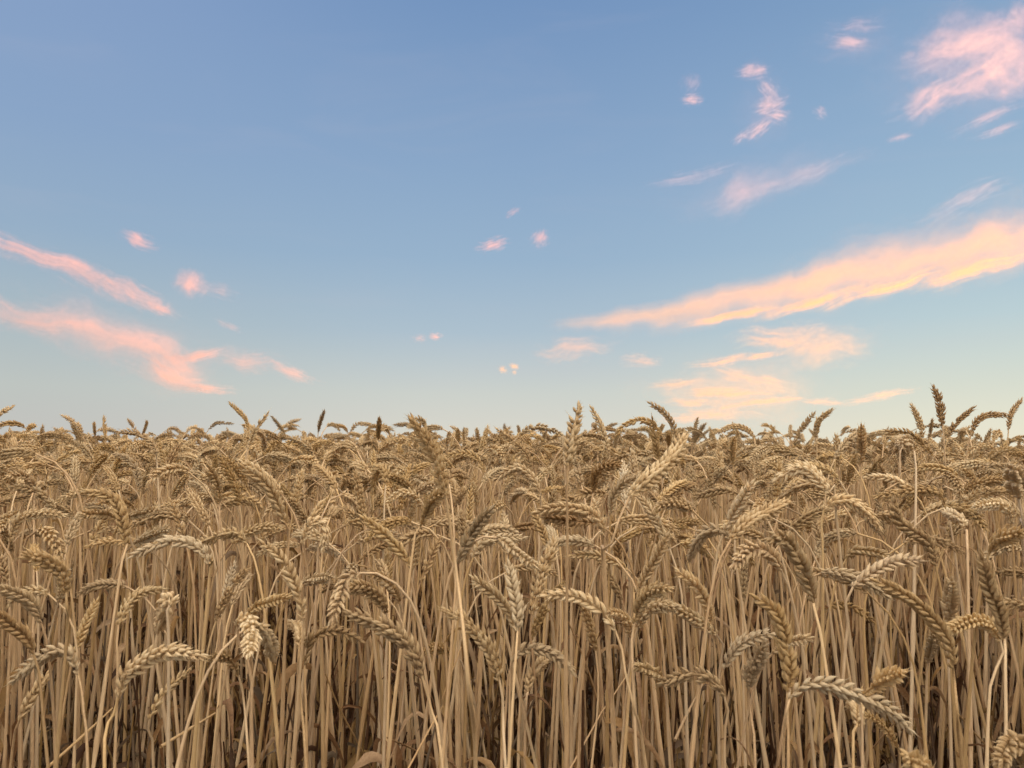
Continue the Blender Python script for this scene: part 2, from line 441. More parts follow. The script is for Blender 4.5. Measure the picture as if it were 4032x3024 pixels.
puff_me = bpy.data.meshes.new('wisp'); bm.to_mesh(puff_me); bm.free(); puff_me.materials.append(M_CLOUD)
CD = 9000.0
KS = 4032 / 2212.0
def puff(name, parent, cx, cy, ln, wd, angle, tau, rag=2.4, dist=CD, gold=0.0):
    """one wisp seen at (cx, cy): half length and half width in photo pixels, angle counter-clockwise"""
    rr = ray(cx * KS, cy * KS); rr = rr / np.linalg.norm(rr)
    c = EYE + rr * dist
    f = Vector(rr); right = f.cross(Vector((0, 0, 1))).normalized(); up = right.cross(f)
    k = dist / 1661.0
    A = right * math.cos(R(angle)) + up * math.sin(R(angle)); B = -right * math.sin(R(angle)) + up * math.cos(R(angle))
    a, b = ln * k * 1.12, wd * k * 1.2; dep = max(b * 1.3, 60.0)
    M = Matrix((A * a, B * b, f * dep)).transposed().to_4x4()
    o = link(name, puff_me)
    W = Matrix.Translation(Vector(c)) @ M
    if parent is not None:
        o.parent = parent; o.matrix_parent_inverse = parent.matrix_world.inverted()
    o.matrix_world = W
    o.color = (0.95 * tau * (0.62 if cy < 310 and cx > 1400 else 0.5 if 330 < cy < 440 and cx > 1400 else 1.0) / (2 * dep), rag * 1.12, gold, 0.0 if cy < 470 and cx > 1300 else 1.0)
    return o
CLOUDS = [
# name label | puffs (cx, cy, half length, half width, angle, tau, ragged)
('long bright orange streak of cloud rising to the right', [
  (1390,682,210,30,6,.75,1.0),(1300,690,150,26,4,.35,.8),(1560,655,260,46,11,1.04,0.75),(1760,610,280,52,15,1.20,0.75),(1980,565,280,58,15,1.04,0.75),(2200,520,240,62,14,1.2,1.2),(1600,678,160,13,9,2.0,1.4),(1760,650,140,16,14,2.0,1.6),(1910,622,130,18,15,2.0,1.8),(2090,588,130,20,15,2.0,1.8),(1900,540,380,60,15,.22,2.0)]),
('pink streak of cloud slanting down from the left edge', [
  (50,545,130,26,-16,1.0,2.4),(170,590,130,30,-20,1.1,2.4),(290,635,120,26,-24,1.0,2.4),(350,665,50,16,-28,.9,2.2)]),
('broad pink cloud with two tails low on the left', [
  (60,685,150,34,-10,.8,2.0),(210,720,150,56,-14,.9,2.0),(330,760,130,56,-20,1.1,2.0),(425,768,85,15,12,1.5,1.8),(250,700,210,60,-12,.25,2.2),(370,810,120,30,-14,1.1,2.0),(450,838,80,14,-3,1.5,1.8),(360,790,150,70,-10,.25,2.0)]),
('small bright salmon cloud puff above the left skyline', [(417,616,34,40,70,1.4,1.8),(470,632,50,22,-10,.35,2.4)]),
('thin pink tail of cloud pointing down right', [(530,785,70,26,-6,.6,2.4),(632,806,80,16,-20,1.2,2.0),(520,775,120,34,-8,.2,2.2)]),
('tiny faint pink wisp high on the left', [(302,519,44,18,-14,.9,2.6)]),
('faint white wisp between the pink tails and the skyline', [(490,702,40,10,-22,.4,2.6)]),
('small pink wisp in the middle of the blue', [(1066,530,46,18,14,.9,2.6)]),
('faint pink puff right of the middle wisp', [(1165,517,28,22,60,.6,2.6)]),
('tiny slanting wisp above the middle wisps', [(1107,460,24,9,38,.5,2.6)]),
('pair of tiny bright puffs left of centre above the field', [(938,724,20,11,0,1.1,2.2),(905,729,20,12,0,.5,2.4)]),
('cluster of three tiny yellow puffs low in the centre', [(1086,799,14,10,-20,1.2,2.2),(1110,793,14,9,-20,1.3,2.2),(1110,806,8,7,0,.9,2.2)]),
('faint broken veil of cloud low right of centre', [(1240,755,120,34,2,.55,2.8),(1385,780,50,22,0,.5,2.8)]),
('ragged cloud below the orange streak', [(1680,728,120,34,6,.8,2.8),(1780,750,120,48,4,.8,2.6),(1740,745,180,50,4,.2,2.2)]),
('low patch of layered orange cloud above the field', [
  (1560,778,95,13,6,1.1,2.4),(1640,770,60,10,10,1.0,2.4),(1575,800,60,22,-25,.5,2.4),(1640,825,90,22,-10,.7,2.6),(1470,830,80,16,4,1.0,2.6),(1560,850,130,16,2,1.0,2.6),(1500,872,110,14,-3,.9,2.6),(1640,868,120,12,8,1.0,2.4),(1550,895,130,14,-2,.9,2.6),(1480,905,90,12,0,.7,2.6),(1570,845,220,80,0,.55,2.2)]),
('thin low streak of cloud near the right skyline', [(1770,867,60,12,-8,.9,2.4),(1900,856,90,13,9,.9,2.4)]),
('crooked pink wisp curling down in the upper right', [
(1628,155,42,18,-5,1.2,2.8),(1660,195,38,20,-55,1.0,2.8),(1665,225,44,18,5,1.1,2.8),(1682,250,30,18,-30,1.0,2.8),(1635,275,48,20,35,1.0,2.8),(1598,298,26,12,40,.8,2.8),(1650,225,70,100,10,.15,2.4)]),
('small pink dash in the upper sky', [(1494,214,30,16,0,1.1,2.6),(1490,182,26,24,60,.4,2.8)]),
('tiny pale puff right of the crooked wisp', [(1770,247,20,15,-30,.5,2.4)]),
('large pink ragged cloud in the top right corner', [
  (2060,95,110,58,8,.9,2.8),(2130,100,130,70,-24,1.0,2.8),(2190,140,100,60,-20,1.0,2.8),(2070,190,110,36,20,1.0,2.8),(1990,215,70,32,18,.8,2.8),(2090,150,190,110,0,.22,2.4)]),
('thin wisps of cloud high on the right', [(1832,85,50,22,-14,.8,2.8),(1850,50,60,20,-8,.4,2.8),(1850,95,110,60,0,.15,2.6)]),
('pale wisps trailing under the top right cloud', [(2130,255,80,16,16,.6,2.8),(2150,285,60,12,6,.6,2.8),(1945,296,30,10,8,.5,2.4)]),
('pale lilac cloud with a long tail across the right sky', [
  (1490,380,110,20,6,.55,2.4),(1600,420,90,54,20,.7,1.9),(1720,385,160,26,14,.5,2.2),(1620,400,230,60,10,.2,2.0)]),
('pale ragged wisp above the right end of the streak', [(2085,430,100,26,16,.6,2.8)]),
('bright cloud edge in the top right corner', [(2212,20,40,44,-50,.9,2.6)]),
]
for lab, ps in CLOUDS:
    gold = 0.75 if 'low patch' in lab else 1.0 if 'orange' in lab or 'yellow' in lab else 0.55 if ps[0][1] > 600 and ps[0][0] > 1100 else 0.0  # how much golden sunset light goes into the volume colour
    if len(ps) == 1:
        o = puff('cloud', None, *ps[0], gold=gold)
        tag(o, lab, 'cloud')
    else:
        root = bpy.data.objects.new('cloud', None); COL.objects.link(root)
        rr = ray(ps[0][0] * KS, ps[0][1] * KS); rr = rr / np.linalg.norm(rr)
        root.location = Vector(EYE + rr * CD); root.empty_display_size = 100
        bpy.context.view_layer.update()
        tag(root, lab, 'cloud')
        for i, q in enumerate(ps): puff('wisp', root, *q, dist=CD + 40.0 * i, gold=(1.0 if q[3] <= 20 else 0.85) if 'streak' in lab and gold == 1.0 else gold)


# ------------------------------------------------------------------ wheat: every plant in the foreground is a thing (stem, ear, leaf)
# panel origins in photo pixels and 0.633 photo pixels per unit
PAN = {'A': (0, 1500), 'B': (1300, 1500), 'C': (2632, 1500), 'D': (0, 2250), 'E': (1300, 2250), 'F': (2632, 2250)}
KP = 1400 / 2212.0
# (panel, metres ahead, stem points from below, ear points base > tip, tone -1 brown .. 1 pale, fat, short description or '')
H = [
('A',2.2,'','-25,230 20,190 85,155',0.06,1,''),
('A',2.2,'','515,335 480,270 390,215',0.06,1,'ear leaning left on the left skyline'),
('A',2.5,'','655,365 652,300 645,220',0.10,.9,'thin upright ear on the left skyline'),
('A',2.7,'','592,345 588,300 585,258',0.06,.9,''),
('A',2.6,'','850,335 830,285 795,238',.2,.9,''),
('A',2.7,'','888,335 905,290 915,250',-0.06,.9,''),
('A',2.0,'','1548,300 1520,225 1430,135',0.10,1,'highest ear curving left on the left skyline'),
('A',1.6,'1545,640','1545,420 1590,300 1665,200',0,1,'stout bristly ear leaning right on the left skyline'),
('A',2.6,'','1772,325 1735,275 1690,222',0.06,.9,''),
('A',2.6,'','1762,292 1805,258 1868,238',0.02,.9,''),
('A',2.3,'','1980,320 1990,265 2018,185',-0.06,.9,'dark upright ear left of the sky gap'),
('A',2.5,'','1300,300 1350,262 1448,265',0.02,.9,''),
('A',2.6,'','1155,325 1190,290 1240,298',0.06,.9,''),
('A',1.55,'985,660 978,540 974,460','972,440 930,370 850,325 730,315',.2,1,'long ear arched left just under the left skyline'),
('A',1.5,'872,800','870,680 852,570 800,490 715,455',.2,1,''),
('A',1.12,'1365,930','1360,760 1345,650 1300,535',.9,1.1,'pale upright ear with a whitish blunt tip'),
('A',1.3,'','1490,770 1460,650 1378,490',.1,1,''),
('A',.88,'1790,1130 1790,960','1770,880 1720,760 1650,640 1510,535',-.5,1.15,'thick dark brown ear slanting left'),
('A',1.15,'','1300,900 1240,790 1165,675',.2,1,''),
('A',.92,'750,1180','785,1030 770,900 730,765 650,705 535,695',-.1,1.1,'thick golden ear bent over left'),
('A',.95,'','720,870 640,830 515,830',-.2,1,''),
('A',1.25,'','345,810 280,720 190,680 78,662',.2,1,'ear arched left near the left edge'),
('A',1.1,'','60,1000 110,870 250,825 400,835',-.1,1,''),
('A',.87,'1300,1250','1300,1135 1265,1060 1150,1000 1000,1010 825,1092',.3,1,'long pale ear arched left across the stems'),
('A',1.0,'','1535,1010 1480,950 1380,960 1210,1020',.1,.95,''),
('A',1.0,'1880,1150','1880,1010 1930,890 2000,880 2022,960 2010,1045',.3,1,''),
('A',.85,'1890,1500','1882,1475 1862,1340 1800,1190 1740,1100 1632,1005',.1,1.1,'stout golden ear slanting left among the stems'),
('A',.8,'410,1655 410,1450','412,1320 390,1205 330,1150 245,1105 155,1085',.7,1.1,'pale grey ear bent left at the left side'),
('A',1.0,'','830,1015 920,970 1045,925',.1,1,''),
('A',1.1,'','785,852 860,825 965,806',.1,.95,''),
('A',1.25,'212,830','210,690 190,620 130,582 55,592',.8,1,''),
('A',1.5,'','738,680 700,600 655,535',0,1,''),
('B',.74,'905,2400 865,1940 830,1560 785,1180 750,950','718,712 690,600 640,450 570,330 508,235',-.1,1.0,'tall thick brown ear in front of the skyline'),
('B',.73,'1470,2400 1465,1880 1470,1480 1475,1180 1475,800','1478,530 1495,400 1520,280 1547,155',-.22,.98,'tall upright pinkish ear at the middle skyline'),
('B',1.5,'1742,560','1735,450 1715,370 1680,270 1622,165',.1,1,'upright ear right of the tall pinkish one'),
('B',1.3,'','2045,510 2025,400 2004,232',.1,1,''),
('B',1.55,'','2152,360 2130,270 2070,190 1987,138',.1,1,'ear curving left against the pink cloud'),
('B',.8,'1700,1205 1720,1100 1790,900','1862,720 1960,620 2080,520 2150,440 2205,345',.3,1.15,'thick pale ear slanting up right'),
('B',.98,'','1745,830 1760,720 1830,630 1945,588',0,1,''),
('B',1.0,'1610,1000 1630,740','1640,690 1650,590 1710,530 1800,520',-.6,1,'dark brown ear bent over right'),
('B',.9,'1712,1180','1700,960 1680,880 1600,820 1450,790 1285,818',.2,1.1,'thick ear bent flat to the left'),
('B',.95,'','1645,885 1560,870 1430,862 1325,850',-.8,1,''),
('B',1.15,'1315,800','1302,720 1270,630 1220,570 1150,545 1028,612',.3,1,'ear arched left in the middle of the crop'),
('B',1.65,'','1180,335 1240,295 1330,288 1438,332',.2,1,'ear arched right on the middle skyline'),
('B',1.55,'','1250,570 1230,470 1170,400 1040,300',-.1,1,''),
('B',1.15,'335,880','345,650 345,570 305,540 272,600 275,695',.3,1,''),
('B',1.2,'','560,775 515,710 440,700 355,752',.3,.95,''),
('B',.92,'500,1170','565,900 610,800 650,735 715,690',.9,1.1,'pale whitish ear beside the tall brown one'),
('B',.86,'780,1300','800,1135 850,1010 920,900 1003,795',-.3,1.1,'reddish tan ear leaning right'),
('B',.93,'540,1450 495,1215','500,1150 430,1050 330,950 200,850',.1,1.1,'ear slanting left toward the centre'),
('B',1.08,'','740,640 735,590 790,573 852,602',-.1,.95,''),
('B',1.4,'','965,565 900,470 820,448 718,465',-.2,1,''),
('B',1.9,'302,470','300,365 302,300 306,232',-0.14,1,'short dark upright ear alone on the skyline'),
('B',2.2,'','130,310 170,268 264,272',0.06,.9,''),
('B',2.3,'','108,318 85,288 38,275',0.10,.9,''),
('B',1.8,'','597,305 575,248 530,240 488,290',-0.02,1,''),
('B',2.0,'','732,400 736,360 742,318',-0.14,.9,''),
('B',2.2,'','796,385 795,340 795,298',0.02,.9,''),
('B',1.55,'','2062,340 1990,258 1900,250 1830,280 1785,335',0,1,'ear arched left beside the pink cloud'),
('B',.97,'','890,1100 950,1010 1070,988 1205,980',.1,1,''),
('B',.9,'','1040,975 1090,1005 1150,1060 1275,1152',.3,1,''),
('B',.85,'1300,2400 1270,1800','1255,1450 1285,1335 1310,1200 1370,1080 1392,995',-.5,1.05,'upright orange brown ear in the middle'),
('B',.9,'1890,1500','1910,1315 1960,1210 2020,1110 2100,960',.1,1,''),
('C',1.55,'1720,470','1705,280 1695,200 1685,120 1650,38',-1.05,1.1,'tall dark upright ear on the right skyline'),  # dark ears on the right skyline: backlit shade put into the tone
('C',1.7,'','1572,375 1570,280 1512,148',-.2,1,'upright ear left of the tall dark one'),
('C',2.1,'','1620,355 1632,300 1643,238',-.1,.8,''),
('C',1.65,'','1742,350 1790,260 1903,163',-.7,1,'dark ear leaning right on the right skyline'),
('C',1.6,'','1888,315 1920,250 1990,213 2118,213',-.6,1,'dark ear arched right near the right edge'),
('C',1.8,'','2115,305 2130,210 2197,112',-.7,.95,'dark upright ear nearest the right edge'),
('C',1.9,'','798,335 850,270 907,202',-.2,1,''),
('C',1.75,'925,520','915,348 935,250 1017,178',0,1,'upright ear right of centre against clear sky'),
('C',2.2,'','150,375 165,300 182,232',0,.9,''),
('C',1.8,'540,520','532,350 485,300 400,283 298,322',-.1,1,'ear arched left under the orange clouds'),
('C',2.2,'','238,365 180,310 108,293',-.2,.9,''),
('C',2.3,'','756,365 758,320 760,276',-.5,.9,''),
('C',1.2,'','1198,510 1202,400 1198,285',-.1,1.1,''),
('C',1.35,'','1035,485 1100,390 1180,325',-.1,1.05,''),
('C',1.05,'1540,660 1512,460','1505,430 1495,385 1465,368 1430,385',.9,1.1,'pale ear facing the viewer below the skyline'),
('C',1.5,'','1645,460 1560,370 1480,320 1360,308',-.3,1,''),
('C',.95,'1040,790','1002,692 960,640 880,560 800,545 668,612',.3,1.1,'thick ear arched left in the right half'),
('C',1.2,'','1060,615 1000,560 900,530 755,520',.1,1,''),
('C',1.08,'','990,680 900,640 800,660 706,722',.1,1,''),
('C',.95,'960,1100','968,800 1020,755 1110,742 1200,790 1318,912',.1,1,'ear arched right above the crossed stems'),
('C',.85,'','390,985 480,890 600,820 742,752',-.4,1.1,'brown ear slanting right'),
('C',.92,'','350,925 420,800 480,700 522,635',.6,1.1,''),
('C',1.1,'','445,705 350,680 280,690 168,722',.2,.95,''),
('C',1.05,'','1722,770 1690,705 1600,680 1450,690 1288,722',.1,1,''),
('C',1.2,'','1505,675 1440,630 1340,600 1230,600',.5,1,''),
('C',.93,'1862,1120 1842,960','1836,905 1830,870 1780,840 1715,818',.8,1,''),
('C',1.0,'','1718,790 1800,788 1900,830 1972,925',.1,1,''),
('C',1.0,'','2130,885 2115,810 2040,768 1908,778',.6,1,''),
('C',.85,'2215,1100 2212,900 2185,760','2176,722 2160,640 2138,538',.9,1.25,'whitish blunt ear at the right edge'),
('C',.9,'','1660,1145 1610,1010 1500,930 1430,870 1403,745',.1,1.05,'ear snaking up left in the right half'),
('C',.92,'420,1130','385,985 330,935 240,940 180,1000 128,1112',.2,1,'ear drooping left among pale stems'),
('C',.74,'990,1850 905,1420','900,1370 860,1240 815,1120 770,1045 718,978 640,992',-.2,1.2,'big golden ear hooked over to the left'),
('C',.85,'','700,1175 640,1090 560,1040 480,1062 408,1152',.7,1.1,'pale ear beside the big golden hooked one'),
('C',1.0,'','1110,1105 1160,1060 1260,1063 1372,1092',.1,1,''),
('C',.78,'1830,2400 1800,2080 1778,1850','1770,1785 1740,1635 1650,1495 1530,1375 1400,1295 1288,1245',-.25,1.15,'long brown ear slanting left at the right'),
('C',.8,'1090,1800 1120,1500','1150,1280 1250,1205 1400,1128 1565,1122',.9,1.05,'pale grey ear bent right above the brown one'),
('C',.82,'','2000,1065 2060,985 2215,938',.6,1.1,''),
('C',.75,'2100,2200 2095,1700','2090,1605 2060,1435 2000,1285 1950,1095',-.3,1.2,'thick golden ear at the right edge'),
('D',.85,'545,1215 515,850','485,635 450,540 400,497 300,515 190,590 83,685',.3,1.05,'ear arched down left at the lower left'),
('D',1.0,'','470,495 520,360 602,182',0,1,''),
('D',.87,'','255,315 200,205 100,140 -25,98',.1,1.05,''),
('D',.82,'','205,505 150,400 60,330 -25,258',-.2,1.1,'golden ear cut by the left edge'),
('D',.9,'730,700','738,330 790,215 870,135 1012,108',.1,.9,''),
('D',.78,'1050,480','1058,210 1075,175 1045,170 1020,260 982,365',.7,1.1,'ear hanging toward the viewer at the left'),
('D',.74,'650,1230 690,950','738,775 770,660 850,590 960,520 1100,500 1250,532',.5,1.1,'long pale ear arched right at the lower left'),
('D',.85,'955,1225 942,1000','932,915 980,820 1050,730 1172,618',.1,.85,'thin ear below the long pale arched one'),
('D',.92,'1550,1215 1525,880','1482,645 1450,570 1400,530 1285,545',0,.85,''),
('D',.76,'1565,1000 1560,620','1480,330 1500,300 1545,310 1562,390 1550,515',.7,1.05,'pale tipped ear hanging down at the left'),
('D',.8,'','1590,340 1630,345 1670,420 1703,550',.2,1,''),
('D',.95,'','1525,295 1600,220 1680,190 1792,158',0,1,''),
('D',.88,'1905,1215 1870,800','1862,470 1868,400 1848,345 1800,322',-.1,1.05,'golden ear pointing at the viewer'),
('D',.92,'1905,900','1895,575 1930,440 2040,372 2150,385 2245,432',-.4,1,'dark brown ear arched right'),
('D',.97,'','1878,75 1960,50 2058,33',.4,.95,''),
('D',.88,'65,1220 108,980','120,930 170,830 240,720 292,638',.1,1,'dull ear leaning right at the lower left edge'),
('E',.8,'','180,10 95,50 50,170 8,305',.6,1.05,''),
('E',.86,'350,500','348,255 300,160 200,103 72,110',0,1.05,'golden ear bent left above the pale one'),
('E',.93,'','432,195 390,108 320,40 245,8',-.6,1,''),
('E',.76,'700,1225 640,900','568,642 530,530 450,430 330,340 122,263',.4,1.15,'pale thick ear slanting left in the lower middle'),
('E',.8,'1092,1225 1078,950','1052,672 1010,530 940,420 840,320 712,243',.1,1,'slender ear slanting left in the lower middle'),
('E',.88,'1120,700','1140,345 1110,255 1050,170 887,42',.2,1,''),
('E',.78,'1130,900 1160,470','1165,372 1165,240 1140,100 1113,-45',.1,1.1,'broad upright ear in the lower middle'),
('E',.82,'1965,1225 1890,850 1830,600','1772,362 1720,280 1640,210 1500,150 1332,150',.4,1.05,'long pale ear arched left right of centre'),
('E',.85,'1090,900','1133,565 1160,510 1240,480 1360,500 1440,560 1513,632',.2,1,'ear arched right in the lower middle'),
('E',.83,'1212,1225 1222,790','1230,752 1240,680 1290,600 1352,548',.2,1.05,''),
('E',.97,'','1870,405 1850,320 1800,270 1732,253',.4,.95,''),
('E',.87,'','1915,345 1960,260 2060,213 2160,222',.3,1,''),
('E',.82,'1890,800','1893,315 1930,200 2010,120 2115,112',.8,1.1,''),
('E',.86,'2110,1150','2068,692 2020,630 1908,588',.0,.95,''),
('E',1.1,'','775,525 690,480 580,488',.5,1,''),
('F',.87,'310,900','295,388 200,320 100,255 -5,210',.4,1,''),
('F',.82,'350,1150','345,772 290,700 200,645 100,650 -45,702',.6,1,'pale ear bent flat left at the lower right'),
('F',.87,'300,700','265,322 240,210 180,100 60,0',.2,1.05,'ear curving left beside the bundle of stems'),
('F',.74,'745,1225 742,900','740,740 750,600 730,450 690,300 630,220 543,163',-.25,1.2,'thick golden ear rising left at the lower right'),
('F',.9,'335,1000','345,605 390,520 450,450 560,400 657,388',.6,1,'pale ear bent right at the lower right'),
('F',.86,'540,1225 510,900','498,725 510,630 560,540 595,455',.7,1.1,''),
('F',.88,'','650,510 760,440 882,413',.7,.95,''),
('F',.72,'715,1225 742,900','755,792 830,718 960,698 1100,740 1250,800 1380,870 1498,988',.4,1.05,'long ear stretched right near the bottom'),
('F',.77,'1205,1000','1208,765 1280,710 1360,660 1462,633',.6,1.1,'short pale ear above the long stretched one'),
('F',.76,'1150,1225 1155,1000','1172,960 1180,890 1165,835 1120,815',-.1,1.05,'golden ear seen end on near the bottom'),
('F',.98,'1440,1225','1425,1100 1370,1000 1300,930 1225,887',.1,.8,''),
('F',.84,'1990,900 2050,600','2062,420 1990,330 1880,310 1745,372',.8,1.05,'pale ear bent left at the right'),
('F',.95,'','1618,565 1640,470 1652,388',.4,1,''),
('F',.86,'1750,800','1735,330 1748,200 1762,58',.5,1.1,''),
('F',.66,'','2230,1210 2185,1085 2125,1075 2065,1190',-.5,1.15,'dark golden ear in the bottom right corner'),
('F',.64,'','1640,1310 1570,1222 1485,1168',.7,1.1,'pale ear tip rising from the bottom edge'),
('F',1.1,'','945,265 1000,215 1080,210 1180,240 1272,312',.1,.9,''),
]
def pts(s, pan):
    ox, oy = PAN[pan]
    return [(ox + float(a) * KP, oy + float(b) * KP) for a, b in (q.split(',') for q in s.split())]

def tone_color(t, rg):
    """object colour: brown below 0, pale above"""
    t = t + rg.normal(0, 0.10)
    if t >= 0: c = np.array([1.0, 1.0, 1.0]) * (1 - t) + np.array([1.20, 1.28, 1.46]) * t
    else: c = np.array([1.0, 1.0, 1.0]) * (1 + t) + np.array([0.66, 0.57, 0.48]) * (-t)
    return tuple(np.clip(c * rg.uniform(0.94, 1.06), 0.3, 1.6)) + (1.0,)

def root_path(low, below, rg):
    """ground point under a stem, then up to its lowest traced point"""
    h = low[2] - ground_z(low[0], low[1])
    d = (low - below); d = d / max(1e-6, np.linalg.norm(d))
    sl = np.clip(np.array([d[0], d[1]]) / max(0.35, abs(d[2])), -0.22, 0.22)
    gx, gy = low[0] - sl[0] * h * 0.55 + rg.normal(0, 0.012), low[1] - sl[1] * h * 0.55 + rg.normal(0, 0.012)
    g0 = np.array([gx, gy, float(ground_z(gx, gy)) - 0.01])
    k1 = g0 * 0.6 + low * 0.4 + np.array([-sl[0], -sl[1], 0]) * h * 0.02
    return [g0, k1]

PLANTS = []                                             # (root object, projected ear (n,2), depth, tone, nick)
def make_plant(stem, ear, tone, fat, rg, with_leaf):
    base = stem[0].copy()
    root = bpy.data.objects.new('wheat_stalk', None); COL.objects.link(root)
    root.empty_display_size = 0.02; root.location = base
    colr = tone_color(tone, rg)
    Vs, Fs, ts, as_, joints = stem_arrays(stem - base, rg)
    so = link('stem', mesh_from('stem', Vs, Fs, [M_STEM], ts, as_), root)
    # most ears show their two rows of spikelets side on
    mid = ear[len(ear) // 2]; view = mid - EYE; T0 = ear[2] - ear[0]
    n0 = np.cross(view, T0); n0 /= np.linalg.norm(n0)
    Ve, Fe, te, ae = ear_arrays(ear - base, rg, fat * 0.91, roll=rg.normal(0, 0.45) if rg.uniform() < 0.8 else rg.uniform(0, 3.1), n0=n0)
    eo = link('ear', mesh_from('ear', Ve, Fe, [M_EAR], te, ae), root)
    so.color = tone_color(tone * 0.4, rg); eo.color = colr
    if with_leaf:
        for j in joints[:(2 if rg.uniform() < 0.6 else 1)]:
            Vl, Fl, tl, al = leaf_arrays(stem - base, rg, j)
            lo = link('leaf', mesh_from('leaf', Vl, Fl, [M_LEAF], tl, al), root)
            lo.color = tone_color(rg.uniform(-.8, .5), rg)
    return root

hero_ears = []
for hi, (pan, d, st, er, tone, fat, nick) in enumerate(H):
    rg = np.random.default_rng(500 + hi)
    e2 = pts(er, pan); s2 = pts(st, pan) if st else []
    E2 = catmull(np.array(e2), 40)
    L2 = length(E2) * d / FPX
    want = np.clip(rg.normal(0.088, 0.006), 0.078, 0.10)
    u = np.linspace(0, 1, 40)
    dz = math.sqrt(max(0.0, want ** 2 - L2 ** 2)) * 0.85
    sgn = -1 if rg.uniform() < 0.72 else 1              # most foreshortened ears nod toward the viewer
    if not st and L2 > 0.07: sgn = rg.choice([-1, 1])
    dep = d + sgn * dz * u ** 1.3
    ear = np.array([at(p[0], p[1], q) for p, q in zip(E2, dep)])
    kn = []
    for i, p in enumerate(s2):
        kn.append(at(p[0], p[1], d + 0.015 * (len(s2) - i) * (1 if rg.uniform() < .5 else -1) * 0.6))
    b = ear[0]
    if not kn:
        T = ear[0] - ear[4]; T /= np.linalg.norm(T)
        T = T + np.array([0, 0, -0.9]); T /= np.linalg.norm(T)
        kn = [b + T * 0.09 + np.array([0, 0, -0.03])]
    nxt = kn[1] if len(kn) > 1 else b
    low = kn[0]; h = low[2] - ground_z(low[0], low[1])
    path = (root_path(low, 2 * low - nxt, rg) if h > 0.08 else [np.array([low[0], low[1], float(ground_z(low[0], low[1])) - 0.01])]) + kn + [b]
    if h > 0.08:
        pass
    path = np.array(path)
    # keep the last bit of the stem in line with the ear
    tl = ear[3] - ear[0]; tl /= np.linalg.norm(tl)
    stem = catmull(np.vstack([path[:-1], b - tl * 0.012, b]), 60)
    r_ = make_plant(stem, ear, tone, fat, rg, rg.uniform() < 0.75)
    P2 = proj(ear)
    PLANTS.append([r_, P2, d, tone, nick])
    hero_ears.append((P2[::4], d))

# ------------------------------------------------------------------ plant shapes for the rest of the field
NPRO = 60
PRO = []
def proto_paths(k, rg):
    kind = rg.choice(['nod', 'lean', 'up'], p=[0.62, 0.24, 0.14]) if k > 5 else ['nod', 'nod', 'lean', 'up', 'nod', 'nod'][k]
    bend = {'nod': rg.uniform(80, 150), 'lean': rg.uniform(35, 75), 'up': rg.uniform(8, 28)}[kind]
    Lst = 0.80; Le = np.clip(rg.normal(0.079, 0.008), 0.058, 0.097)
    n1, n2 = 90, 40
    lean = R(rg.uniform(-1, 7)); th = lean; az = rg.normal(0, 0.10)
    p = np.zeros(3); S = [p.copy()]
    neck = rg.uniform(0.08, 0.16); eb = R(bend) * rg.uniform(0.40, 0.62); sb = R(bend) - eb
    wob = rg.normal(0, 0.03, 3)
    for i in range(n1):
        ds = Lst / n1; s = (i + 1) * ds
        if s > Lst - neck: th += sb * ds / neck * (0.4 + 1.2 * (s - Lst + neck) / neck)
        th += R(3) * ds * math.sin(s * 6 + wob[0] * 40)
        p = p + np.array([math.sin(th) * math.cos(az), math.sin(th) * math.sin(az) + wob[1] * math.sin(s * 5) * .4, math.cos(th)]) * ds
        S.append(p.copy())
    E = [p.copy()]
    for i in range(n2):
        th += eb / n2; az += rg.normal(0.0, 0.012)
        p = p + np.array([math.sin(th) * math.cos(az), math.sin(th) * math.sin(az), math.cos(th)]) * Le / n2
        E.append(p.copy())
    return np.array(S), np.array(E), kind
for k in range(NPRO):
    rg = np.random.default_rng(9000 + k)
    S, E, kind = proto_paths(k, rg)
    s_ = stem_arrays(S, rg, n=26)
    e_ = ear_arrays(E, rg, rg.uniform(0.82, 1.04), gap=rg.uniform(0.92, 1.12))
    leaves = [leaf_arrays(S, rg, j) for j in s_[4][:rg.choice([1, 1, 2, 3])]] if rg.uniform() < 0.8 else []
    PRO.append(dict(stem=s_, ear=e_, leaves=leaves, kind=kind, apex=max(S[:, 2].max(), E[:, 2].max()), S=S, E=E))

# added low shoots without an ear, withered leaves darkened as shade among the stems
NLOW = 10
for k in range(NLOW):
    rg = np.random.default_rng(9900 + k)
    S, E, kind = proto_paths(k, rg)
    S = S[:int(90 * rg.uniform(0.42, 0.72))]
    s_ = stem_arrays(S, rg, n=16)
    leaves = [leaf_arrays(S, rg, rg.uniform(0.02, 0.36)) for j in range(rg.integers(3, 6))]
    PRO.append(dict(stem=s_, ear=None, leaves=leaves))
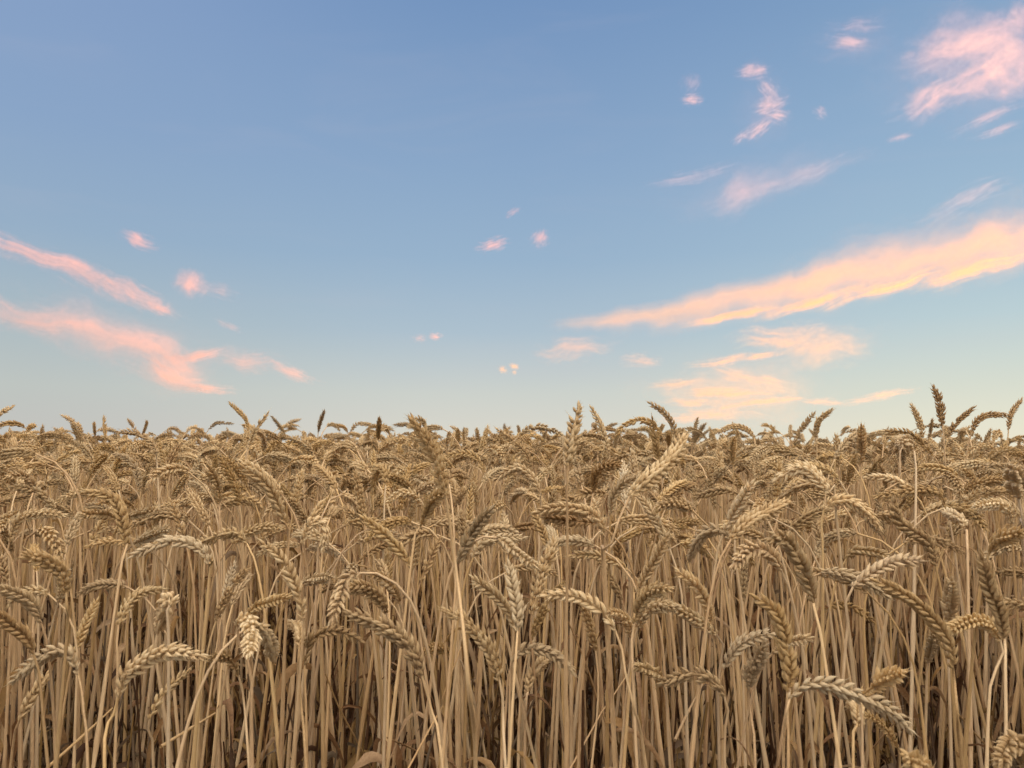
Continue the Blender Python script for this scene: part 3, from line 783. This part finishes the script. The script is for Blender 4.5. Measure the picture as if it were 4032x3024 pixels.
# where the rest of the crop stands
rg = np.random.default_rng(77)
cand = []
for (y0, y1, dens) in ((0.74, 1.2, 430), (1.2, 2.0, 430), (2.0, 3.2, 350), (3.2, 5.0, 240), (5.0, 8.0, 110), (8.0, 13.0, 45)):
    xm = lambda y: 0.72 * y + 1.0
    n = int((y1 - y0) * 2 * xm((y0 + y1) / 2) * dens)
    yy = rg.uniform(y0, y1, n); xx = rg.uniform(-1, 1, n) * xm(y1)
    keep = np.abs(xx) < xm(yy)
    cand += list(zip(xx[keep], yy[keep]))
def canopy(x, y):
    ky = [0.66, 0.85, 1.1, 1.5, 2.0, 2.5, 3.2, 5, 13]
    a = np.interp(y, ky, [0.715, 0.745, 0.765, 0.790, 0.805, 0.805, 0.80, 0.80, 0.76])
    b = np.interp(y, ky, [0.715, 0.745, 0.765, 0.785, 0.795, 0.775, 0.752, 0.74, 0.74])
    t = np.clip(0.5 + x / y, 0, 1)
    return float(a * (1 - t) + b * t)
rest = []
for x, y in cand:
    k = int(rg.integers(NPRO)); pr = PRO[k]
    kind = pr['kind']
    z0 = float(ground_z(x, y)) - 0.005
    hgt = canopy(x, y) + rg.normal(0, 0.030) + (0.02 if kind == 'up' else 0)
    tilt = (rg.normal(0, R(4.0)), rg.normal(0, R(4.0))); rz = rg.uniform(0, 2 * math.pi)
    M = Matrix.Translation((x, y, z0)) @ Euler((tilt[0], tilt[1], rz)).to_matrix().to_4x4()
    sc = hgt / pr['apex']
    ew = (np.c_[pr['E'][::4] * sc, np.ones(len(pr['E'][::4]))] @ np.array(M).T)[:, :3]
    P2 = proj(ew)
    rest.append([x, y, z0, tilt, rz, sc, k, P2, ew])
# leave the traced ears in view: nothing grown by chance stands in front of them
ok = []
HE = [(p, d) for p, d in hero_ears]
for q in rest:
    P2 = q[7]; y = q[8][:, 1].mean(); bad = False
    for p, d in HE:
        if y < d + 0.06 and abs(P2[:, 0].mean() - p[:, 0].mean()) < 420:
            if np.min(np.linalg.norm(P2[:, None] - p[None], axis=2)) < 62 / max(0.7, d): bad = True; break
    # the skyline belongs to the traced ears
    if not bad and y < 3.4 and P2[:, 1].min() < 1690 - 25 * (y > 1.6): bad = True
    if y < 1.35 and P2[:, 1].min() < 1860 - 260 * max(0, y - 0.85): bad = True
    if P2[:, 1].mean() > 2650 and y < 1.0: bad = True
    ok.append(not bad)
rest = [q for q, o in zip(rest, ok) if o]

# the nearest of them are plants in their own right, up to 300 in all
vis = [i for i, q in enumerate(rest) if (q[7][:, 0] > 40).all() and (q[7][:, 0] < 3990).all() and (q[7][:, 1] < 3000).all()]
vis.sort(key=lambda i: rest[i][8][:, 1].mean())
NEAR = vis[:300 - len(PLANTS)]
pm = {}
def proto_mesh(k):
    if k not in pm:
        pr = PRO[k]
        V, F, t, a, _ = pr['stem']; ms = mesh_from('stem', V, F, [M_STEM], t, a)
        V, F, t, a = pr['ear']; mE = mesh_from('ear', V, F, [M_EAR], t, a)
        ml = [mesh_from('leaf', l[0], l[1], [M_LEAF], l[2], l[3]) for l in pr['leaves']]
        pm[k] = (ms, mE, ml)
    return pm[k]
for i in NEAR:
    x, y, z0, tilt, rz, sc, k, P2, ew = rest[i]
    rgi = np.random.default_rng(3000 + i)
    root = bpy.data.objects.new('wheat_stalk', None); COL.objects.link(root); root.empty_display_size = 0.02
    root.location = (x, y, z0); root.rotation_euler = (tilt[0], tilt[1], rz); root.scale = (sc,) * 3
    ms, mE, ml = proto_mesh(k)
    tone = float(np.clip(rgi.normal(0.05, 0.38), -0.8, 0.9))
    so = link('stem', ms, root); so.color = tone_color(tone * 0.4, rgi)
    eo = link('ear', mE, root); eo.color = tone_color(tone, rgi)
    for l in ml:
        lo = link('leaf', l, root); lo.color = tone_color(rgi.uniform(-.8, .5), rgi)
    PLANTS.append([root, P2, float(ew[:, 1].mean()), tone, ''])
near_set = set(NEAR)
far = [q for i, q in enumerate(rest) if i not in near_set]

rg = np.random.default_rng(78)
for (y0, y1, dens) in ((0.86, 1.3, 700), (1.3, 2.2, 520), (2.2, 3.4, 200)):
    n = int((y1 - y0) * 2 * (0.72 * y1 + 1.0) * dens)
    for x, y in zip(rg.uniform(-1, 1, n) * (0.72 * y1 + 1.0), rg.uniform(y0, y1, n)):
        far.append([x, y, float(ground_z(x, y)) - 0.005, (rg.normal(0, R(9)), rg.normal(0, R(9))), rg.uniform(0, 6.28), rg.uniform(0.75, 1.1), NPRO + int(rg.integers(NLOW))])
# ------------------------------------------------------------------ the mass of the crop behind: one object, its plants set out by geometry nodes
Vs, F4, F3, T_, A_, PID, MI4, MI3 = [], [], [], [], [], [], [], []
nv = 0
for k, pr in enumerate(PRO):
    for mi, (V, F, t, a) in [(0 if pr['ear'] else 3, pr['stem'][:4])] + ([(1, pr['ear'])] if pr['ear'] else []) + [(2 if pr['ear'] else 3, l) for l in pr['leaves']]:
        Vs.append(V); T_.append(t); A_.append(a); PID.append(np.full(len(V), k))
        for f in F:
            if f.shape[1] == 4: F4.append(f + nv); MI4.append(np.full(len(f), mi))
            else: F3.append(f + nv); MI3.append(np.full(len(f), mi))
        nv += len(V)
npt = len(far)
Vs.append(np.array([[q[0], q[1], q[2]] for q in far])); T_.append(np.zeros(npt)); A_.append(np.zeros(npt)); PID.append(np.full(npt, -1))
me = mesh_from('standing_crop', np.concatenate(Vs), [np.concatenate(F4), np.concatenate(F3)], [M_STEM, M_EAR, M_LEAF, M_LOW],
               np.concatenate(T_), np.concatenate(A_), np.concatenate([np.concatenate(MI4), np.concatenate(MI3)]))
def attr(nm, typ, arr, prop='value'):
    a = me.attributes.new(nm, typ, 'POINT'); a.data.foreach_set(prop, arr)
attr('pid', 'INT', np.concatenate(PID).astype(np.int32))
nall = nv + npt
pick = np.zeros(nall, np.int32); pick[nv:] = [q[6] for q in far]; attr('pick', 'INT', pick)
rot = np.zeros((nall, 3), np.float32); rot[nv:] = [(q[3][0], q[3][1], q[4]) for q in far]; attr('rot', 'FLOAT_VECTOR', rot.ravel(), 'vector')
scl = np.ones(nall, np.float32); scl[nv:] = [q[5] for q in far]; attr('scl', 'FLOAT', scl)
crop = link('standing_crop', me); crop['kind'] = 'stuff'
crop['label'] = 'dense mass of ripe wheat filling the field behind the front plants'; crop['category'] = 'wheat crop'
gn = bpy.data.node_groups.new('set out the plants', 'GeometryNodeTree')
gn.interface.new_socket('Geometry', in_out='INPUT', socket_type='NodeSocketGeometry')
gn.interface.new_socket('Geometry', in_out='OUTPUT', socket_type='NodeSocketGeometry')
N = gn.nodes; Lk = gn.links
gi = N.new('NodeGroupInput'); go = N.new('NodeGroupOutput')
def na(nm, typ):
    x = N.new('GeometryNodeInputNamedAttribute'); x.data_type = typ; x.inputs[0].default_value = nm; return x.outputs[0]
cmp_ = N.new('FunctionNodeCompare'); cmp_.data_type = 'INT'; cmp_.operation = 'LESS_THAN'
pid_s = na('pid', 'INT')
ia = [s for s in cmp_.inputs if s.type == 'INT']
Lk.new(pid_s, ia[0]); ia[1].default_value = 0
sep = N.new('GeometryNodeSeparateGeometry'); sep.domain = 'POINT'
Lk.new(gi.outputs[0], sep.inputs[0]); Lk.new(cmp_.outputs[0], sep.inputs[1])
spl = N.new('GeometryNodeSplitToInstances'); spl.domain = 'POINT'
Lk.new(sep.outputs[1], spl.inputs[0]); Lk.new(pid_s, spl.inputs['Group ID'])
iop = N.new('GeometryNodeInstanceOnPoints')
Lk.new(sep.outputs[0], iop.inputs['Points']); Lk.new(spl.outputs[0], iop.inputs['Instance'])
iop.inputs['Pick Instance'].default_value = True
Lk.new(na('pick', 'INT'), iop.inputs['Instance Index'])
e2r = N.new('FunctionNodeEulerToRotation'); Lk.new(na('rot', 'FLOAT_VECTOR'), e2r.inputs[0]); Lk.new(e2r.outputs[0], iop.inputs['Rotation'])
Lk.new(na('scl', 'FLOAT'), iop.inputs['Scale'])
Lk.new(iop.outputs[0], go.inputs[0])
md = crop.modifiers.new('plants', 'NODES'); md.node_group = gn
print('PLANTS', len(PLANTS), 'heroes', len(H), 'far', npt, 'near depth', PLANTS[-1][2])

# ------------------------------------------------------------------ loose and broken straws between the stems
STRAWS = [
('D', .80, '290,1225 540,1000 700,850', 'straw slanting up right under the long pale ear'),
('D', .78, '1000,1090 1180,980 1340,880', 'thick broken straw slanting up right at the lower left'),
('D', .9, '2025,640 2110,850 2212,1040', 'straw leaning over to the right left of centre'),
('E', .76, '500,1200 640,940 815,470', 'long straw crossing the stems left of centre'),
('E', .8, '355,1035 470,1085 590,1140', 'short straw falling to the right near the bottom'),
('E', .85, '1500,1215 1660,930 1850,640', 'straw slanting up right in the lower middle'),
('E', .9, '1480,310 1600,600 1780,1150', 'straw leaning over to the left right of centre'),
('F', .85, '40,1050 120,880 215,700', 'straw slanting up right at the lower right'),
('F', .95, '1500,900 1400,950 1270,1100', 'straw leaning between the stems at the lower right'),
('F', .88, '1780,860 1900,1000 2010,1120', 'thin straw falling to the right at the right'),
]
for i, (pan, d, s, lab) in enumerate(STRAWS):
    rg = np.random.default_rng(40 + i)
    p2 = pts(s, pan)
    d += 0.09; P = np.array([at(p[0], p[1], d + 0.10 * k / 2) for k, p in enumerate(p2)])
    # carry the low end on to the soil or into the crop
    if P[0, 2] > P[-1, 2]: P = P[::-1]
    dirn = P[0] - P[1]; dirn /= np.linalg.norm(dirn)
    if dirn[2] < -0.4:
        h = P[0, 2] - ground_z(P[0, 0], P[0, 1]); P = np.vstack([P[0] + dirn * (h / -dirn[2]), P])
    Q = catmull(P, 24); b0 = Q[0].copy()
    V, f4 = tube(Q - b0, np.interp(np.linspace(0, 1, 24), [0, .5, .52, .54, 1], [.0019, .0017, .0022, .0015, .0009]), 6)
    o = link('loose_straw', mesh_from('loose_straw', V, [f4], [M_STEM], np.full(len(V), rg.uniform(.2, .8)), np.repeat(np.linspace(0, 1, 24), 6)), None, b0)
    o.color = tone_color(rg.uniform(-.8, -.3), rg)
    tag(o, lab, 'straw', 'loose straws between the stems')

# ------------------------------------------------------------------ labels: look first, then the nearest plant one can find
def look(P2, tone):
    dx = P2[-1, 0] - P2[0, 0]; dy = -(P2[-1, 1] - P2[0, 1]); top = -(P2[:, 1].min() - P2[0, 1])
    lr = 'right' if dx > 0 else 'left'
    if dy < 0.0 and abs(dx) < 0.6 * abs(dy): s = 'hanging'
    elif top - dy > 0.25 * max(top, 1) and top > 20: s = 'arched ' + lr
    elif dy < 0: s = 'drooping ' + lr
    elif abs(dx) > 1.6 * dy: s = 'flat ' + lr
    elif abs(dx) > 0.45 * dy: s = 'leaning ' + lr
    else: s = 'upright'
    t = 'pale ' if tone > 0.45 else 'brown ' if tone < -0.35 else ''
    return t, s
LM = [p for p in PLANTS if p[4]]
cen = lambda p: p[1].mean(0)
for p in LM:
    tag(p[0], ('wheat with a ' if p[4][0] not in 'aeiou' else 'wheat with an ') + p[4], 'wheat stalk', 'ripe wheat stalks in the front of the field')
PH = {'upright': 'upright', 'hanging': 'hanging', 'arched left': 'left arched', 'arched right': 'right arched', 'drooping left': 'left drooping', 'drooping right': 'right drooping',
      'flat left': 'flat left pointing', 'flat right': 'flat right pointing', 'leaning left': 'left leaning', 'leaning right': 'right leaning'}
groups = {}
others = sorted([p for p in PLANTS if not p[4]], key=lambda p: (cen(p)[0], cen(p)[1]))
for p in others:
    c = cen(p); t, s = look(p[1], p[3]); best = None
    for q in sorted(LM, key=lambda q: np.linalg.norm(cen(q) - c))[:4]:
        v = c - cen(q)
        rel = ('right of' if v[0] > 0 else 'left of') if abs(v[0]) > abs(v[1]) else ('below' if v[1] > 0 else 'above')
        key = (t + PH[s], rel, q[4])
        if best is None or len(groups.get(key, [])) < len(groups.get(best, [])): best = key
        if not groups.get(key): break
    groups.setdefault(best, []).append((np.linalg.norm(c - cen([q for q in LM if q[4] == best[2]][0])), p))
for (a_, rel, nk), lst in groups.items():
    lst.sort(key=lambda z: z[0])
    for n_, (_, p) in enumerate(lst):
        o1 = '' if len(lst) == 1 else ['nearest ', 'second ', 'third ', 'fourth ', 'fifth ', 'sixth ', 'seventh '][n_]
        lab = f'{o1}{a_} wheat ear {rel} the {nk}'
        if len(lab.split()) > 16: lab = f'{o1}{a_} ear {rel} {nk}'
        tag(p[0], lab, 'wheat stalk', 'ripe wheat stalks in the front of the field')
